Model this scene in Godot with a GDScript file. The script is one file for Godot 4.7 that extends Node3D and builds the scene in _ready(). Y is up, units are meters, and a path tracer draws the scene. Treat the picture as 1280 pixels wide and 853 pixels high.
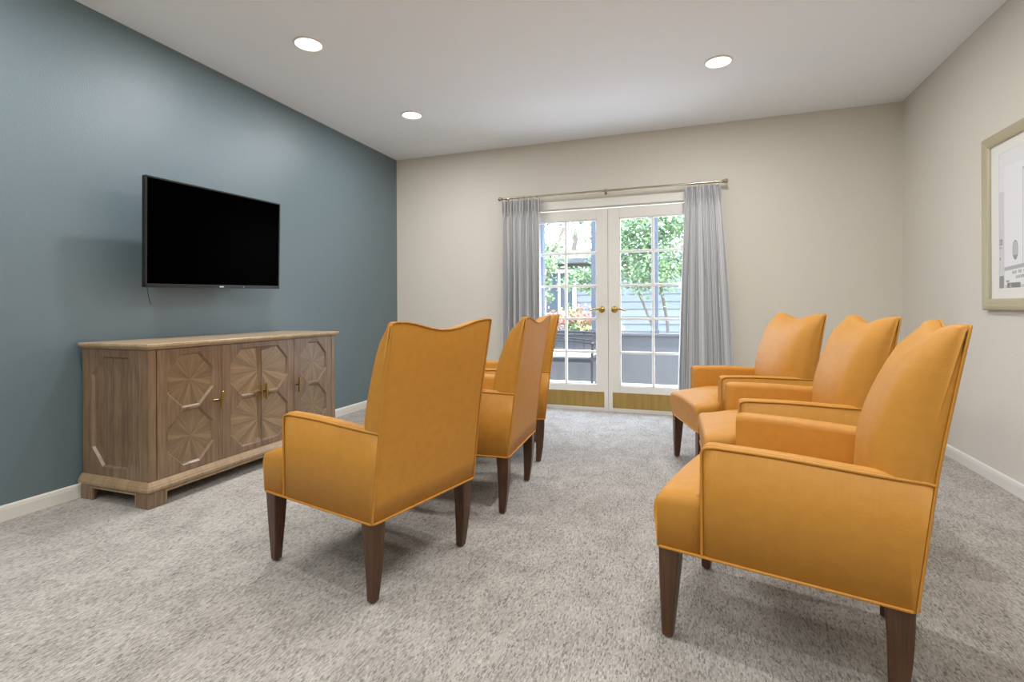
extends Node3D
# A small media room: six ochre armchairs, a sideboard under a wall television, french doors to a patio.

const F := 633.2          # focal length in pixels of the 1280 x 853 frame
const HORIZON := 384.93   # pixel row of the horizon
const YAW := 0.339
const ROLL := 0.0049
const EYE := Vector3(0, 1.0343, 0)
const DEP := 5.0687       # distance to the back wall
const XL := -3.1907       # left wall
const XR := 1.6733        # right wall
const ZR := 2.3           # wall behind the camera
const CEIL := 2.74

const DOOR_L := -1.64
const DOOR_R := 0.09
const DOOR_MID := -0.775
const DOOR_TOP := 2.035

var M := {}
var rng := RandomNumberGenerator.new()


# ------------------------------------------------------------------ mesh helpers
class MB:
	var p := PackedVector3Array()
	var g := PackedInt32Array()
	var u := PackedVector2Array()
	var c := PackedColorArray()
	var has_uv := false
	var tint := Color(1, 1, 1)
	var has_color := false

	func tri(a: Vector3, b: Vector3, d: Vector3, grp := -1, ua := Vector2.ZERO, ub := Vector2.ZERO, ud := Vector2.ZERO) -> void:
		p.append(a); p.append(b); p.append(d)
		g.append(grp)
		u.append(ua); u.append(ub); u.append(ud)
		if has_color:
			c.append(tint); c.append(tint); c.append(tint)

	func quad(a: Vector3, b: Vector3, d: Vector3, e: Vector3, grp := -1) -> void:
		tri(a, b, d, grp)
		tri(a, d, e, grp)

	func flip(from: int) -> void:
		var i := from
		while i < p.size():
			var t := p[i]; p[i] = p[i + 1]; p[i + 1] = t
			var v := u[i]; u[i] = u[i + 1]; u[i + 1] = v
			i += 3

	# closed piece: turn its faces outwards (front faces run clockwise)
	func shut(from: int) -> void:
		var v := 0.0
		var o := p[from]
		var i := from
		while i < p.size():
			v += (p[i] - o).dot((p[i + 1] - o).cross(p[i + 2] - o))
			i += 3
		if v > 0.0:
			flip(from)

	# convex piece: each face by itself
	func convex(from: int) -> void:
		var o := Vector3.ZERO
		for i in range(from, p.size()):
			o += p[i]
		o /= float(p.size() - from)
		var i := from
		while i < p.size():
			if (p[i + 1] - p[i]).cross(p[i + 2] - p[i]).dot((p[i] + p[i + 1] + p[i + 2]) / 3.0 - o) > 0.0:
				var t := p[i]; p[i] = p[i + 1]; p[i + 1] = t
				var w := u[i]; u[i] = u[i + 1]; u[i + 1] = w
			i += 3

	func moved(from: int, t: Transform3D) -> void:
		for i in range(from, p.size()):
			p[i] = t * p[i]

	func mesh() -> ArrayMesh:
		var st := SurfaceTool.new()
		st.begin(Mesh.PRIMITIVE_TRIANGLES)
		for k in g.size():
			for j in 3:
				st.set_smooth_group(g[k])
				if has_uv:
					st.set_uv(u[3 * k + j])
				if has_color:
					st.set_color(c[3 * k + j])
				st.add_vertex(p[3 * k + j])
		st.generate_normals()
		return st.commit()


# box with chamfered edges between two corners
func box(m: MB, a: Vector3, b: Vector3, bev := 0.002, t := Transform3D()) -> void:
	var n := m.p.size()
	var ce := (a + b) / 2.0
	var h := (b - a).abs() / 2.0
	bev = minf(bev, minf(h.x, minf(h.y, h.z)) * 0.49)
	var ax := [0, 1, 2]
	for i in 3:
		var j: int = (i + 1) % 3
		var k: int = (i + 2) % 3
		for s in [-1.0, 1.0]:
			var q := []
			for w in [[-1, -1], [1, -1], [1, 1], [-1, 1]]:
				var v := Vector3.ZERO
				v[i] = s * h[i]
				v[j] = w[0] * (h[j] - bev)
				v[k] = w[1] * (h[k] - bev)
				q.append(ce + v)
			m.quad(q[0], q[1], q[2], q[3])
		# edges running along i
		for sj in [-1.0, 1.0]:
			for sk in [-1.0, 1.0]:
				var q2 := []
				for w in [[-1, 0], [1, 0], [1, 1], [-1, 1]]:
					var v := Vector3.ZERO
					v[i] = w[0] * (h[i] - bev)
					v[j] = sj * (h[j] - (bev if w[1] == 1 else 0.0))
					v[k] = sk * (h[k] - (0.0 if w[1] == 1 else bev))
					q2.append(ce + v)
				m.quad(q2[0], q2[1], q2[2], q2[3])
	for sx in [-1.0, 1.0]:
		for sy in [-1.0, 1.0]:
			for sz in [-1.0, 1.0]:
				var s := Vector3(sx, sy, sz)
				m.tri(ce + s * Vector3(h.x, h.y - bev, h.z - bev), ce + s * Vector3(h.x - bev, h.y, h.z - bev), ce + s * Vector3(h.x - bev, h.y - bev, h.z))
	m.convex(n)
	m.moved(n, t)


# skin through rings of equal length
func loft(m: MB, rings: Array, cap0 := true, cap1 := true, smooth := 0, ring_closed := true, cap_smooth := -1) -> void:
	var n := m.p.size()
	var k: int = rings[0].size()
	for r in rings.size() - 1:
		for i in (k if ring_closed else k - 1):
			var j: int = (i + 1) % k
			var a: Vector3 = rings[r][i]
			var b: Vector3 = rings[r][j]
			var c2: Vector3 = rings[r + 1][j]
			var d: Vector3 = rings[r + 1][i]
			if not a.is_equal_approx(b):
				m.tri(a, b, c2, smooth)
			if not c2.is_equal_approx(d):
				m.tri(a, c2, d, smooth)
	for e in [[cap0, 0], [cap1, rings.size() - 1]]:
		if e[0]:
			var q = rings[e[1]]
			var ce := Vector3.ZERO
			for v in q:
				ce += v
			ce /= float(k)
			for i in k:
				if e[1] == 0:
					m.tri(ce, q[(i + 1) % k], q[i], cap_smooth)
				else:
					m.tri(ce, q[i], q[(i + 1) % k], cap_smooth)
	m.shut(n)


func tube(m: MB, pts: Array, r: float, sides := 8) -> void:
	var rings := []
	var up := Vector3(0.31, 0.9, 0.17).normalized()
	for i in pts.size():
		var d: Vector3 = (pts[mini(i + 1, pts.size() - 1)] - pts[maxi(i - 1, 0)]).normalized()
		var x := d.cross(up)
		if x.length() < 0.05:
			up = Vector3(0.9, 0.1, 0.3).normalized()
			x = d.cross(up)
		x = x.normalized()
		var y := x.cross(d).normalized()
		up = y
		var ring := PackedVector3Array()
		for k in sides:
			var a := TAU * k / sides
			ring.append(pts[i] + (x * cos(a) + y * sin(a)) * r)
		rings.append(ring)
	loft(m, rings)


# profile of (radius, height) turned about y
func lathe(m: MB, prof: Array, segs := 24, t := Transform3D(), sharp := 35.0) -> void:
	var n := m.p.size()
	var grp := 0
	for i in prof.size() - 1:
		if i > 0:
			var d0: Vector2 = (prof[i] - prof[i - 1]).normalized()
			var d1: Vector2 = (prof[i + 1] - prof[i]).normalized()
			if rad_to_deg(absf(d0.angle_to(d1))) > sharp:
				grp += 1
		for k in segs:
			var a := TAU * k / segs
			var b := TAU * (k + 1) / segs
			var p0: Vector2 = prof[i]
			var p1: Vector2 = prof[i + 1]
			var q := [Vector3(cos(a) * p0.x, p0.y, sin(a) * p0.x), Vector3(cos(b) * p0.x, p0.y, sin(b) * p0.x), Vector3(cos(b) * p1.x, p1.y, sin(b) * p1.x), Vector3(cos(a) * p1.x, p1.y, sin(a) * p1.x)]
			if p0.x > 1e-6:
				m.tri(q[0], q[1], q[2], grp)
			if p1.x > 1e-6:
				m.tri(q[0], q[2], q[3], grp)
	m.shut(n)
	m.moved(n, t)


# convex-ish outline in the xy plane extruded along z, with a chamfer
func prism(m: MB, poly: PackedVector2Array, z0: float, z1: float, bev := 0.0, t := Transform3D()) -> void:
	var n := m.p.size()
	var inner := inset(poly, bev)
	var rings := []
	for e in ([[inner, z0], [poly, z0 + bev], [poly, z1 - bev], [inner, z1]] if bev > 0.0 else [[poly, z0], [poly, z1]]):
		var r := PackedVector3Array()
		for v in e[0]:
			r.append(Vector3(v.x, v.y, e[1]))
		rings.append(r)
	loft(m, rings, false, false, -1)
	var n2 := m.p.size()
	var idx := Geometry2D.triangulate_polygon(inner)
	for i in range(0, idx.size(), 3):
		var a := Vector3(inner[idx[i]].x, inner[idx[i]].y, 0)
		var b := Vector3(inner[idx[i + 1]].x, inner[idx[i + 1]].y, 0)
		var c := Vector3(inner[idx[i + 2]].x, inner[idx[i + 2]].y, 0)
		if (b - a).cross(c - a).z > 0.0:
			var s := b; b = c; c = s
		m.tri(a + Vector3(0, 0, z1), b + Vector3(0, 0, z1), c + Vector3(0, 0, z1))
		m.tri(a + Vector3(0, 0, z0), c + Vector3(0, 0, z0), b + Vector3(0, 0, z0))
	m.shut(n)
	m.moved(n, t)


func inset(poly: PackedVector2Array, d: float) -> PackedVector2Array:
	if d == 0.0:
		return poly
	var area := 0.0
	for i in poly.size():
		area += poly[i].cross(poly[(i + 1) % poly.size()])
	var s := signf(area)
	var o := PackedVector2Array()
	for i in poly.size():
		var a := (poly[i] - poly[(i - 1 + poly.size()) % poly.size()]).normalized()
		var b := (poly[(i + 1) % poly.size()] - poly[i]).normalized()
		var na := Vector2(-a.y, a.x) * s
		var nb := Vector2(-b.y, b.x) * s
		var k := (na + nb).normalized()
		o.append(poly[i] + k * d / maxf(0.3, k.dot(na)))
	return o


func obj(called: String, m: MB, material: Material, parent: Node = self) -> MeshInstance3D:
	return obj_mesh(called, m.mesh(), material, parent)


func obj_mesh(called: String, mesh: Mesh, material: Material, parent: Node = self) -> MeshInstance3D:
	var o := MeshInstance3D.new()
	o.name = called
	o.mesh = mesh
	o.material_override = material
	o.cast_shadow = GeometryInstance3D.SHADOW_CASTING_SETTING_ON
	parent.add_child(o, true)
	return o


func boxobj(called: String, a: Vector3, b: Vector3, material: Material, parent: Node = self, bev := 0.002) -> MeshInstance3D:
	var m := MB.new()
	box(m, a, b, bev)
	return obj(called, m, material, parent)


var used := {}
func numbered(called: String) -> String:
	if not used.has(called):
		used[called] = 0
		return called
	used[called] += 1
	return "%s_%03d" % [called, used[called]]


func thing(called: String, label: String, category: String, at := Vector3.ZERO, turn := 0.0, group := "") -> Node3D:
	var o := Node3D.new()
	o.name = numbered(called)
	add_child(o)
	o.position = at
	o.rotation.y = turn
	tag(o, label, category, group)
	return o


func tag(o: Node, label: String, category: String, group := "") -> void:
	o.set_meta("label", label)
	o.set_meta("category", category)
	if group:
		o.set_meta("group", group)


func struct(called: String, label := "") -> Node3D:
	var o := Node3D.new()
	o.name = called
	add_child(o)
	return strct(o, label)


func strct(o: Node, label := "") -> Node:
	o.set_meta("kind", "structure")
	if label:
		o.set_meta("label", label)
	return o


# ------------------------------------------------------------------ materials
func mat(c: Color, rough := 0.6, metal := 0.0, spec := 0.5) -> StandardMaterial3D:
	var m := StandardMaterial3D.new()
	m.albedo_color = c
	m.roughness = rough
	m.metallic = metal
	m.metallic_specular = spec
	return m


func noise_tex(freq: float, ramp: Array, w := 512, oct := 4, seed_ := 1, kind := FastNoiseLite.TYPE_SIMPLEX_SMOOTH) -> NoiseTexture2D:
	var n := FastNoiseLite.new()
	n.noise_type = kind
	n.seed = seed_
	n.frequency = freq
	n.fractal_octaves = oct
	var t := NoiseTexture2D.new()
	t.width = w
	t.height = w
	t.seamless = true
	t.noise = n
	if ramp:
		var g := Gradient.new()
		g.offsets = PackedFloat32Array(ramp[0])
		g.colors = PackedColorArray(ramp[1])
		t.color_ramp = g
	return t


func bump(m: StandardMaterial3D, freq: float, strength: float, scale: float, seed_ := 3, oct := 3) -> void:
	var t := noise_tex(freq, [], 512, oct, seed_)
	t.as_normal_map = true
	t.bump_strength = strength
	m.normal_enabled = true
	m.normal_texture = t
	tri_map(m, scale)


func tri_map(m: StandardMaterial3D, scale: float) -> void:
	m.uv1_triplanar = true
	m.uv1_world_triplanar = true
	m.uv1_scale = Vector3.ONE * scale


# yarn loops: short light and dark dashes that run along v
func carpet_tex() -> ImageTexture:
	var n := 1024
	var r := RandomNumberGenerator.new()
	r.seed = 77
	var buf := PackedFloat32Array()
	buf.resize(n * n)
	buf.fill(0.0)
	var coarse := FastNoiseLite.new()
	coarse.seed = 5
	coarse.frequency = 0.012
	coarse.fractal_octaves = 3
	var x := 0
	while x < n:
		var w := 3
		var y := r.randi_range(0, 12)
		var stop := y + n
		while y < stop:
			var len_ := r.randi_range(5, 14)
			var tone := r.randfn(0.0, 0.5)
			if r.randf() < 0.17:
				tone -= 1.15
			for yy in len_:
				for xx in w:
					var px := (x + xx) % n
					var py := (y + yy) % n
					var e := 0.0
					if xx == 0:
						e -= 0.3
					if yy == 0 or yy == len_ - 1:
						e -= 0.25
					buf[py * n + px] = tone + e
			y += len_
		x += w
	var im := Image.create(n, n, false, Image.FORMAT_RGB8)
	var lo := Color(0.20, 0.185, 0.165)
	var mid := Color(0.46, 0.425, 0.38)
	var hi := Color(0.66, 0.625, 0.57)
	for yy in n:
		for xx in n:
			var a := float(xx) / n * TAU
			var b := float(yy) / n * TAU
			var cv := coarse.get_noise_3d(cos(a) * 90.0 + 60.0 * cos(b), sin(a) * 90.0, 90.0 * sin(b))
			var t := clampf(buf[yy * n + xx] * 0.5 + cv * 0.3, -1.0, 1.0) + r.randfn(0.0, 0.09)
			var c := mid.lerp(hi, clampf(t, 0, 1)) if t > 0.0 else mid.lerp(lo, clampf(-t, 0, 1))
			im.set_pixel(xx, yy, c.linear_to_srgb())
	im.generate_mipmaps()
	return ImageTexture.create_from_image(im)


# wood grain running along v
func wood_tex(dark: Color, light: Color, seed_: int, n := 512, fine := 1.0) -> ImageTexture:
	var a := FastNoiseLite.new()
	a.seed = seed_
	a.frequency = 0.035
	a.fractal_octaves = 4
	var b := FastNoiseLite.new()
	b.seed = seed_ + 9
	b.frequency = 0.01
	b.fractal_octaves = 2
	var im := Image.create(n, n, false, Image.FORMAT_RGB8)
	for y in n:
		for x in n:
			var ta := TAU * x / n
			var tb := TAU * y / n
			var s := 0.5 + 0.75 * a.get_noise_3d(cos(ta) * 150.0, sin(ta) * 150.0, 10.0 * cos(tb) + 7.0 * sin(tb))
			s += 0.55 * b.get_noise_3d(cos(ta) * 120.0, sin(ta) * 120.0, 30.0 * sin(tb))
			s += (0.14 if (x * 7919 + int(6.0 * sin(tb))) % 13 < 2 else 0.0) * fine * -1.0
			im.set_pixel(x, y, dark.lerp(light, clampf(s, 0, 1)).linear_to_srgb())
	return ImageTexture.create_from_image(im)


func cloth_tex() -> ImageTexture:
	var n := 512
	var r := RandomNumberGenerator.new()
	r.seed = 21
	var im := Image.create(n, n, false, Image.FORMAT_RGB8)
	var slow := FastNoiseLite.new()
	slow.seed = 4
	slow.frequency = 0.03
	var a := Color(0.42, 0.43, 0.455)
	var b := Color(0.92, 0.915, 0.90)
	for x in n:
		var ta := TAU * x / n
		var s := 0.5 + 0.9 * slow.get_noise_2d(cos(ta) * 190.0, sin(ta) * 190.0) + r.randfn(0.0, 0.14)
		for y in n:
			im.set_pixel(x, y, a.lerp(b, clampf(s + r.randfn(0.0, 0.08), 0, 1)).linear_to_srgb())
	return ImageTexture.create_from_image(im)


# grey photographic print of a tall theatre front
func print_tex() -> ImageTexture:
	var w := 420
	var h := 520
	var im := Image.create(w, h, false, Image.FORMAT_RGB8)
	var r := RandomNumberGenerator.new()
	r.seed = 8
	for y in h:
		for x in w:
			var v := 0.915 - 0.02 * y / h + r.randfn(0, 0.006)
			im.set_pixel(x, y, Color(v, v, v * 1.01))
	var shade := func(x0, y0, x1, y1, v):
		im.fill_rect(Rect2i(x0, y0, x1 - x0, y1 - y0), Color(v, v, v * 1.01))
	shade.call(0, 150, 40, 520, 0.84)
	shade.call(0, 330, 26, 352, 0.56)
	shade.call(4, 334, 20, 348, 0.70)
	shade.call(0, 360, 22, 366, 0.68)
	shade.call(6, 400, 14, 410, 0.56)
	shade.call(40, 60, 380, 520, 0.93)
	# tower fins with rounded heads
	for k in 6:
		var x0 := 166 + k * 26
		shade.call(x0, 74 + 6 * absi(2 - k), x0 + 14, 430, 0.70 + 0.05 * (k % 2))
		shade.call(x0 + 3, 80 + 6 * absi(2 - k), x0 + 9, 430, 0.95)
	# oval window
	for y in range(340, 416):
		for x in range(96, 136):
			var e := pow((x - 116) / 19.0, 2.0) + pow((y - 378) / 36.0, 2.0)
			if e < 1.0:
				var v := 0.5 if e > 0.8 else (0.58 if y > 396 else 0.76)
				im.set_pixel(x, y, Color(v, v, v))
	# canopy and its letter boards
	for x in range(40, w):
		var y0 := 452 - int((x - 40) * 0.06)
		for y in range(y0 - 14, y0 + 54):
			var v := 0.7 if y < y0 else 0.94
			im.set_pixel(x, mini(y, h - 1), Color(v, v, v))
	for row in 2:
		var x2 := 96 + 24 * row
		while x2 < w - 10:
			var ww := r.randi_range(5, 9)
			var yb := 458 + row * 19 - int((x2 - 40) * 0.06)
			if r.randf() < 0.82:
				shade.call(x2, yb, x2 + ww, yb + 11, 0.62)
			x2 += ww + 4
	shade.call(52, 488, 74, 496, 0.62)
	shade.call(0, 470, 36, 520, 0.56)
	shade.call(44, 505, w, 520, 0.81)
	shade.call(60, 498, 150, 520, 0.47)
	shade.call(78, 502, 90, 520, 0.68)
	return ImageTexture.create_from_image(im)


func textured(tex: Texture2D, rough: float, spec := 0.5, scale := 0.0, tint := Color(1, 1, 1)) -> StandardMaterial3D:
	var m := mat(tint, rough, 0.0, spec)
	m.albedo_texture = tex
	if scale > 0.0:
		tri_map(m, scale)
	return m


func materials() -> void:
	M.carpet = textured(carpet_tex(), 0.97, 0.15, 1.0 / 1.2)
	M.blue = mat(Color(0.405, 0.468, 0.492), 0.37, 0.0, 0.6)
	bump(M.blue, 0.045, 2.6, 5.2, 11)
	M.beige = mat(Color(0.86, 0.835, 0.785), 0.62, 0.0, 0.45)
	bump(M.beige, 0.035, 1.6, 4.0, 12)
	M.white_ceiling = mat(Color(0.965, 0.978, 0.99), 0.85, 0.0, 0.3)
	M.trim = mat(Color(0.90, 0.885, 0.85), 0.38)
	M.lens = mat(Color(1, 1, 1), 0.5)
	M.lens.emission_enabled = true
	M.lens.emission = Color(1.0, 0.985, 0.95)
	M.lens.emission_energy_multiplier = 2.5
	M.leather = mat(Color(0.785, 0.550, 0.212), 0.52, 0.0, 0.42)
	M.leather.albedo_texture = noise_tex(0.012, [[0.25, 0.5, 0.75], [Color(0.97, 0.965, 0.955), Color(0.985, 0.985, 0.985), Color(1, 1, 1)]], 512, 4, 31)
	bump(M.leather, 0.09, 0.7, 3.0, 14)
	M.piping = M.leather
	M.leg = textured(wood_tex(Color(0.052, 0.021, 0.008), Color(0.115, 0.050, 0.018), 41), 0.33, 0.5, 3.0)
	M.glide = mat(Color(0.5, 0.48, 0.45), 0.4, 0.6)
	var wd := Color(0.158, 0.094, 0.051)
	var wl := Color(0.282, 0.183, 0.104)
	var fd := Color(0.20, 0.128, 0.062)
	var fl := Color(0.33, 0.22, 0.115)
	M.wood = textured(wood_tex(wd, wl, 51), 0.32, 0.58, 2.2)
	M.wood_edge = textured(wood_tex(Color(0.37, 0.255, 0.138), Color(0.52, 0.375, 0.215), 52), 0.32, 0.58, 2.2)
	M.wood_base = textured(wood_tex(Color(0.27, 0.178, 0.095), Color(0.41, 0.285, 0.158), 53), 0.32, 0.58, 2.2)
	M.wedges = []
	for k in 4:
		var f: float = [0.82, 1.0, 1.24, 0.92][k]
		var m := textured(wood_tex(fd * f, fl * f, 60 + k, 256, 0.5), 0.30, 0.65)
		M.wedges.append(m)
	M.brass = mat(Color(0.70, 0.58, 0.34), 0.28, 1.0)
	M.brass_sheet = mat(Color(0.80, 0.68, 0.42), 0.42, 1.0)
	M.brass_sheet.albedo_texture = wood_tex(Color(0.76, 0.74, 0.70), Color(0.95, 0.93, 0.9), 71, 256, 0.3)
	tri_map(M.brass_sheet, 1.5)
	M.nickel = mat(Color(0.72, 0.68, 0.60), 0.25, 1.0)
	M.cloth = textured(cloth_tex(), 0.9, 0.2)
	M.cloth.backlight_enabled = true
	M.cloth.backlight = Color(0.34, 0.345, 0.35)
	M.black_gloss = mat(Color(0.003, 0.003, 0.003), 0.25, 0.0, 0.05)
	M.black = mat(Color(0.035, 0.035, 0.038), 0.5)
	M.gunmetal = mat(Color(0.22, 0.22, 0.22), 0.35, 0.7)
	M.badge = mat(Color(0.8, 0.8, 0.8), 0.3, 0.6)
	M.green_lamp = mat(Color(0.1, 0.4, 0.12), 0.4)
	M.green_lamp.emission_enabled = true
	M.green_lamp.emission = Color(0.2, 0.9, 0.3)
	M.green_lamp.emission_energy_multiplier = 0.6
	M.glass = mat(Color(1, 1, 1, 0.04), 0.02)
	M.glass.transparency = BaseMaterial3D.TRANSPARENCY_ALPHA
	M.frame = mat(Color(0.74, 0.70, 0.585), 0.42, 0.25)
	M.mat_board = mat(Color(0.93, 0.92, 0.89), 0.9)
	M.print = textured(print_tex(), 0.7)
	# outside
	M.concrete = mat(Color(0.80, 0.80, 0.80), 0.9)
	M.concrete.albedo_texture = noise_tex(0.02, [[0.2, 0.8], [Color(0.85, 0.85, 0.85), Color(1, 1, 1)]], 512, 5, 81)
	tri_map(M.concrete, 0.8)
	M.stucco = mat(Color(0.25, 0.258, 0.268), 0.9)
	bump(M.stucco, 0.06, 2.0, 2.0, 82)
	M.post = mat(Color(0.22, 0.25, 0.29), 0.7)
	M.soffit = mat(Color(0.72, 0.72, 0.72), 0.9)
	M.siding = []
	for k in 3:
		M.siding.append(mat(Color(0.445 + 0.012 * k, 0.465 + 0.01 * k, 0.50 + 0.008 * k), 0.75))
	M.shingle = mat(Color(0.30, 0.31, 0.33), 0.95)
	M.ground = mat(Color(0.42, 0.45, 0.34), 1.0)
	M.bark = mat(Color(0.40, 0.36, 0.32), 0.9)
	M.leaf = mat(Color(1, 1, 1), 0.6)
	M.leaf.vertex_color_use_as_albedo = true
	M.leaf.backlight_enabled = true
	M.leaf.backlight = Color(0.6, 0.6, 0.6)
	M.bench = mat(Color(0.05, 0.065, 0.095), 0.45, 0.3)
	M.cushion = mat(Color(0.62, 0.64, 0.66), 0.9)


# ------------------------------------------------------------------ camera, sky, light
func view() -> void:
	var c := Camera3D.new()
	c.name = "camera"
	var right := Vector3(cos(YAW), 0, -sin(YAW))
	var fwd := Vector3(-sin(YAW), 0, -cos(YAW))
	var rx := cos(ROLL) * right - sin(ROLL) * Vector3.UP
	var ux := sin(ROLL) * right + cos(ROLL) * Vector3.UP
	c.transform = Transform3D(Basis(rx, ux, -fwd), EYE)
	c.near = 0.05
	c.far = 200.0
	c.projection = Camera3D.PROJECTION_FRUSTUM
	c.size = 853.0 / F * c.near
	c.frustum_offset = Vector2(0, (HORIZON - 426.5) / F * c.near)
	c.current = true
	add_child(c)

	var e := Environment.new()
	e.background_mode = Environment.BG_SKY
	var sky := Sky.new()
	var sm := ProceduralSkyMaterial.new()
	sm.sky_top_color = Color(0.80, 0.88, 1.0)
	sm.sky_horizon_color = Color(0.93, 0.96, 1.0)
	sm.ground_horizon_color = Color(0.7, 0.72, 0.74)
	sm.ground_bottom_color = Color(0.5, 0.5, 0.5)
	sm.sky_energy_multiplier = 2.9
	sm.ground_energy_multiplier = 1.6
	sky.sky_material = sm
	e.sky = sky
	e.tonemap_mode = Environment.TONE_MAPPER_LINEAR
	e.tonemap_exposure = 1.04
	e.sdfgi_enabled = true
	e.ssao_enabled = true
	e.ssil_enabled = true
	var w := WorldEnvironment.new()
	w.name = "environment"
	w.environment = e
	add_child(w)

	# sun high over the right end of the patio; it runs along the outer wall and does not enter the room
	var sun := DirectionalLight3D.new()
	sun.name = "sun"
	sun.light_energy = SUN_ENERGY
	sun.light_color = Color(1.0, 0.97, 0.93)
	sun.light_angular_distance = 0.6
	sun.shadow_enabled = true
	sun.look_at_from_position(Vector3(0.633, 0.766, 0.112), Vector3.ZERO, Vector3.UP)
	add_child(sun)


const LAMP_ENERGY := 1.62
const SUN_ENERGY := 8.0

func downlight(x: float, z: float, label: String) -> void:
	var t := thing("ceiling_downlight", label, "ceiling light", Vector3(x, CEIL, z), 0.0, "recessed round ceiling lights")
	var m := MB.new()
	lathe(m, [Vector2(0.082, -0.002), Vector2(0.082, -0.008), Vector2(0.086, -0.010), Vector2(0.091, -0.007), Vector2(0.094, 0.0), Vector2(0.082, 0.0), Vector2(0.082, -0.002)], 36)
	obj("trim_ring", m, M.trim, t)
	m = MB.new()
	lathe(m, [Vector2(0, -0.005), Vector2(0.0815, -0.005), Vector2(0.0815, -0.001), Vector2(0, -0.001)], 36)
	obj("lamp_lens", m, M.lens, t)
	var l := AreaLight3D.new()
	l.name = "downlight_light"
	l.area_size = Vector2(0.085, 0.085)
	l.light_energy = LAMP_ENERGY
	l.light_color = Color(0.985, 0.99, 1.0)
	l.area_range = 12.0
	l.area_attenuation = 2.0
	l.shadow_enabled = true
	t.add_child(l)
	l.position = Vector3(0, -0.016, 0)
	l.rotation.x = -PI / 2


# ------------------------------------------------------------------ room
func room() -> void:
	strct(boxobj("floor", Vector3(XL - 0.15, -0.12, -DEP - 0.0), Vector3(XR + 0.15, 0, ZR + 0.15), M.carpet, self, 0.0), "grey beige flecked loop carpet")
	strct(boxobj("ceiling", Vector3(XL - 0.15, CEIL, -DEP - 0.15), Vector3(XR + 0.15, CEIL + 0.15, ZR + 0.15), M.white_ceiling, self, 0.0), "plain white ceiling")
	strct(boxobj("wall_left", Vector3(XL - 0.15, 0, -DEP - 0.15), Vector3(XL, CEIL, ZR + 0.15), M.blue, self, 0.0), "slate blue painted wall")
	strct(boxobj("wall_right", Vector3(XR, 0, -DEP - 0.15), Vector3(XR + 0.15, CEIL, ZR + 0.15), M.beige, self, 0.0), "pale beige wall")
	strct(boxobj("wall_rear", Vector3(XL, 0, ZR), Vector3(XR, CEIL, ZR + 0.15), M.beige, self, 0.0), "pale beige wall behind the viewer")
	var b := MB.new()
	box(b, Vector3(XL, 0, -DEP - 0.15), Vector3(DOOR_L - 0.03, CEIL, -DEP), 0.0)
	box(b, Vector3(DOOR_R + 0.03, 0, -DEP - 0.15), Vector3(XR, CEIL, -DEP), 0.0)
	box(b, Vector3(DOOR_L - 0.03, DOOR_TOP + 0.03, -DEP - 0.15), Vector3(DOOR_R + 0.03, CEIL, -DEP), 0.0)
	strct(obj("wall_back", b, M.beige), "pale beige wall around the glass doors")
	# baseboards with a rounded bead on top
	var prof := PackedVector2Array([Vector2(0, 0), Vector2(0.014, 0), Vector2(0.014, 0.056), Vector2(0.0125, 0.060), Vector2(0.0125, 0.066), Vector2(0.010, 0.072), Vector2(0.005, 0.076), Vector2(0, 0.076)])
	baseboard("baseboard_left", prof, Vector3(XL, 0, ZR), Vector3(XL, 0, -DEP), Vector3(1, 0, 0))
	baseboard("baseboard_right", prof, Vector3(XR, 0, ZR), Vector3(XR, 0, -DEP), Vector3(-1, 0, 0))
	baseboard("baseboard_back_left", prof, Vector3(XL + 0.015, 0, -DEP), Vector3(DOOR_L - 0.10, 0, -DEP), Vector3(0, 0, 1))
	baseboard("baseboard_back_right", prof, Vector3(DOOR_R + 0.10, 0, -DEP), Vector3(XR - 0.015, 0, -DEP), Vector3(0, 0, 1))
	# casing, jamb and sill of the double door
	b = MB.new()
	box(b, Vector3(DOOR_L - 0.085, 0, -DEP), Vector3(DOOR_L - 0.005, DOOR_TOP + 0.085, -DEP + 0.018), 0.004)
	box(b, Vector3(DOOR_R + 0.005, 0, -DEP), Vector3(DOOR_R + 0.085, DOOR_TOP + 0.085, -DEP + 0.018), 0.004)
	box(b, Vector3(DOOR_L - 0.085, DOOR_TOP + 0.005, -DEP), Vector3(DOOR_R + 0.085, DOOR_TOP + 0.085, -DEP + 0.0185), 0.004)
	strct(obj("trim_1", b, M.trim), "white door casing")
	b = MB.new()
	box(b, Vector3(DOOR_L - 0.029, 0, -DEP - 0.149), Vector3(DOOR_L, DOOR_TOP, -DEP - 0.001), 0.002)
	box(b, Vector3(DOOR_R, 0, -DEP - 0.149), Vector3(DOOR_R + 0.029, DOOR_TOP, -DEP - 0.001), 0.002)
	box(b, Vector3(DOOR_L - 0.029, DOOR_TOP, -DEP - 0.149), Vector3(DOOR_R + 0.029, DOOR_TOP + 0.029, -DEP - 0.001), 0.002)
	strct(obj("trim_2", b, M.trim), "white door jamb")
	strct(boxobj("trim_3", Vector3(DOOR_L, -0.1, -DEP - 0.16), Vector3(DOOR_R, 0.006, -DEP - 0.0005), M.trim, self, 0.002), "white door sill")


func baseboard(called: String, prof: PackedVector2Array, a: Vector3, b: Vector3, out: Vector3) -> void:
	var m := MB.new()
	var rings := []
	for e in [a, b]:
		var r := PackedVector3Array()
		for v in prof:
			r.append(e + out * v.x + Vector3(0, v.y, 0))
		rings.append(r)
	loft(m, rings, true, true, -1)
	strct(obj(called, m, M.trim), "white baseboard")


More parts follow.
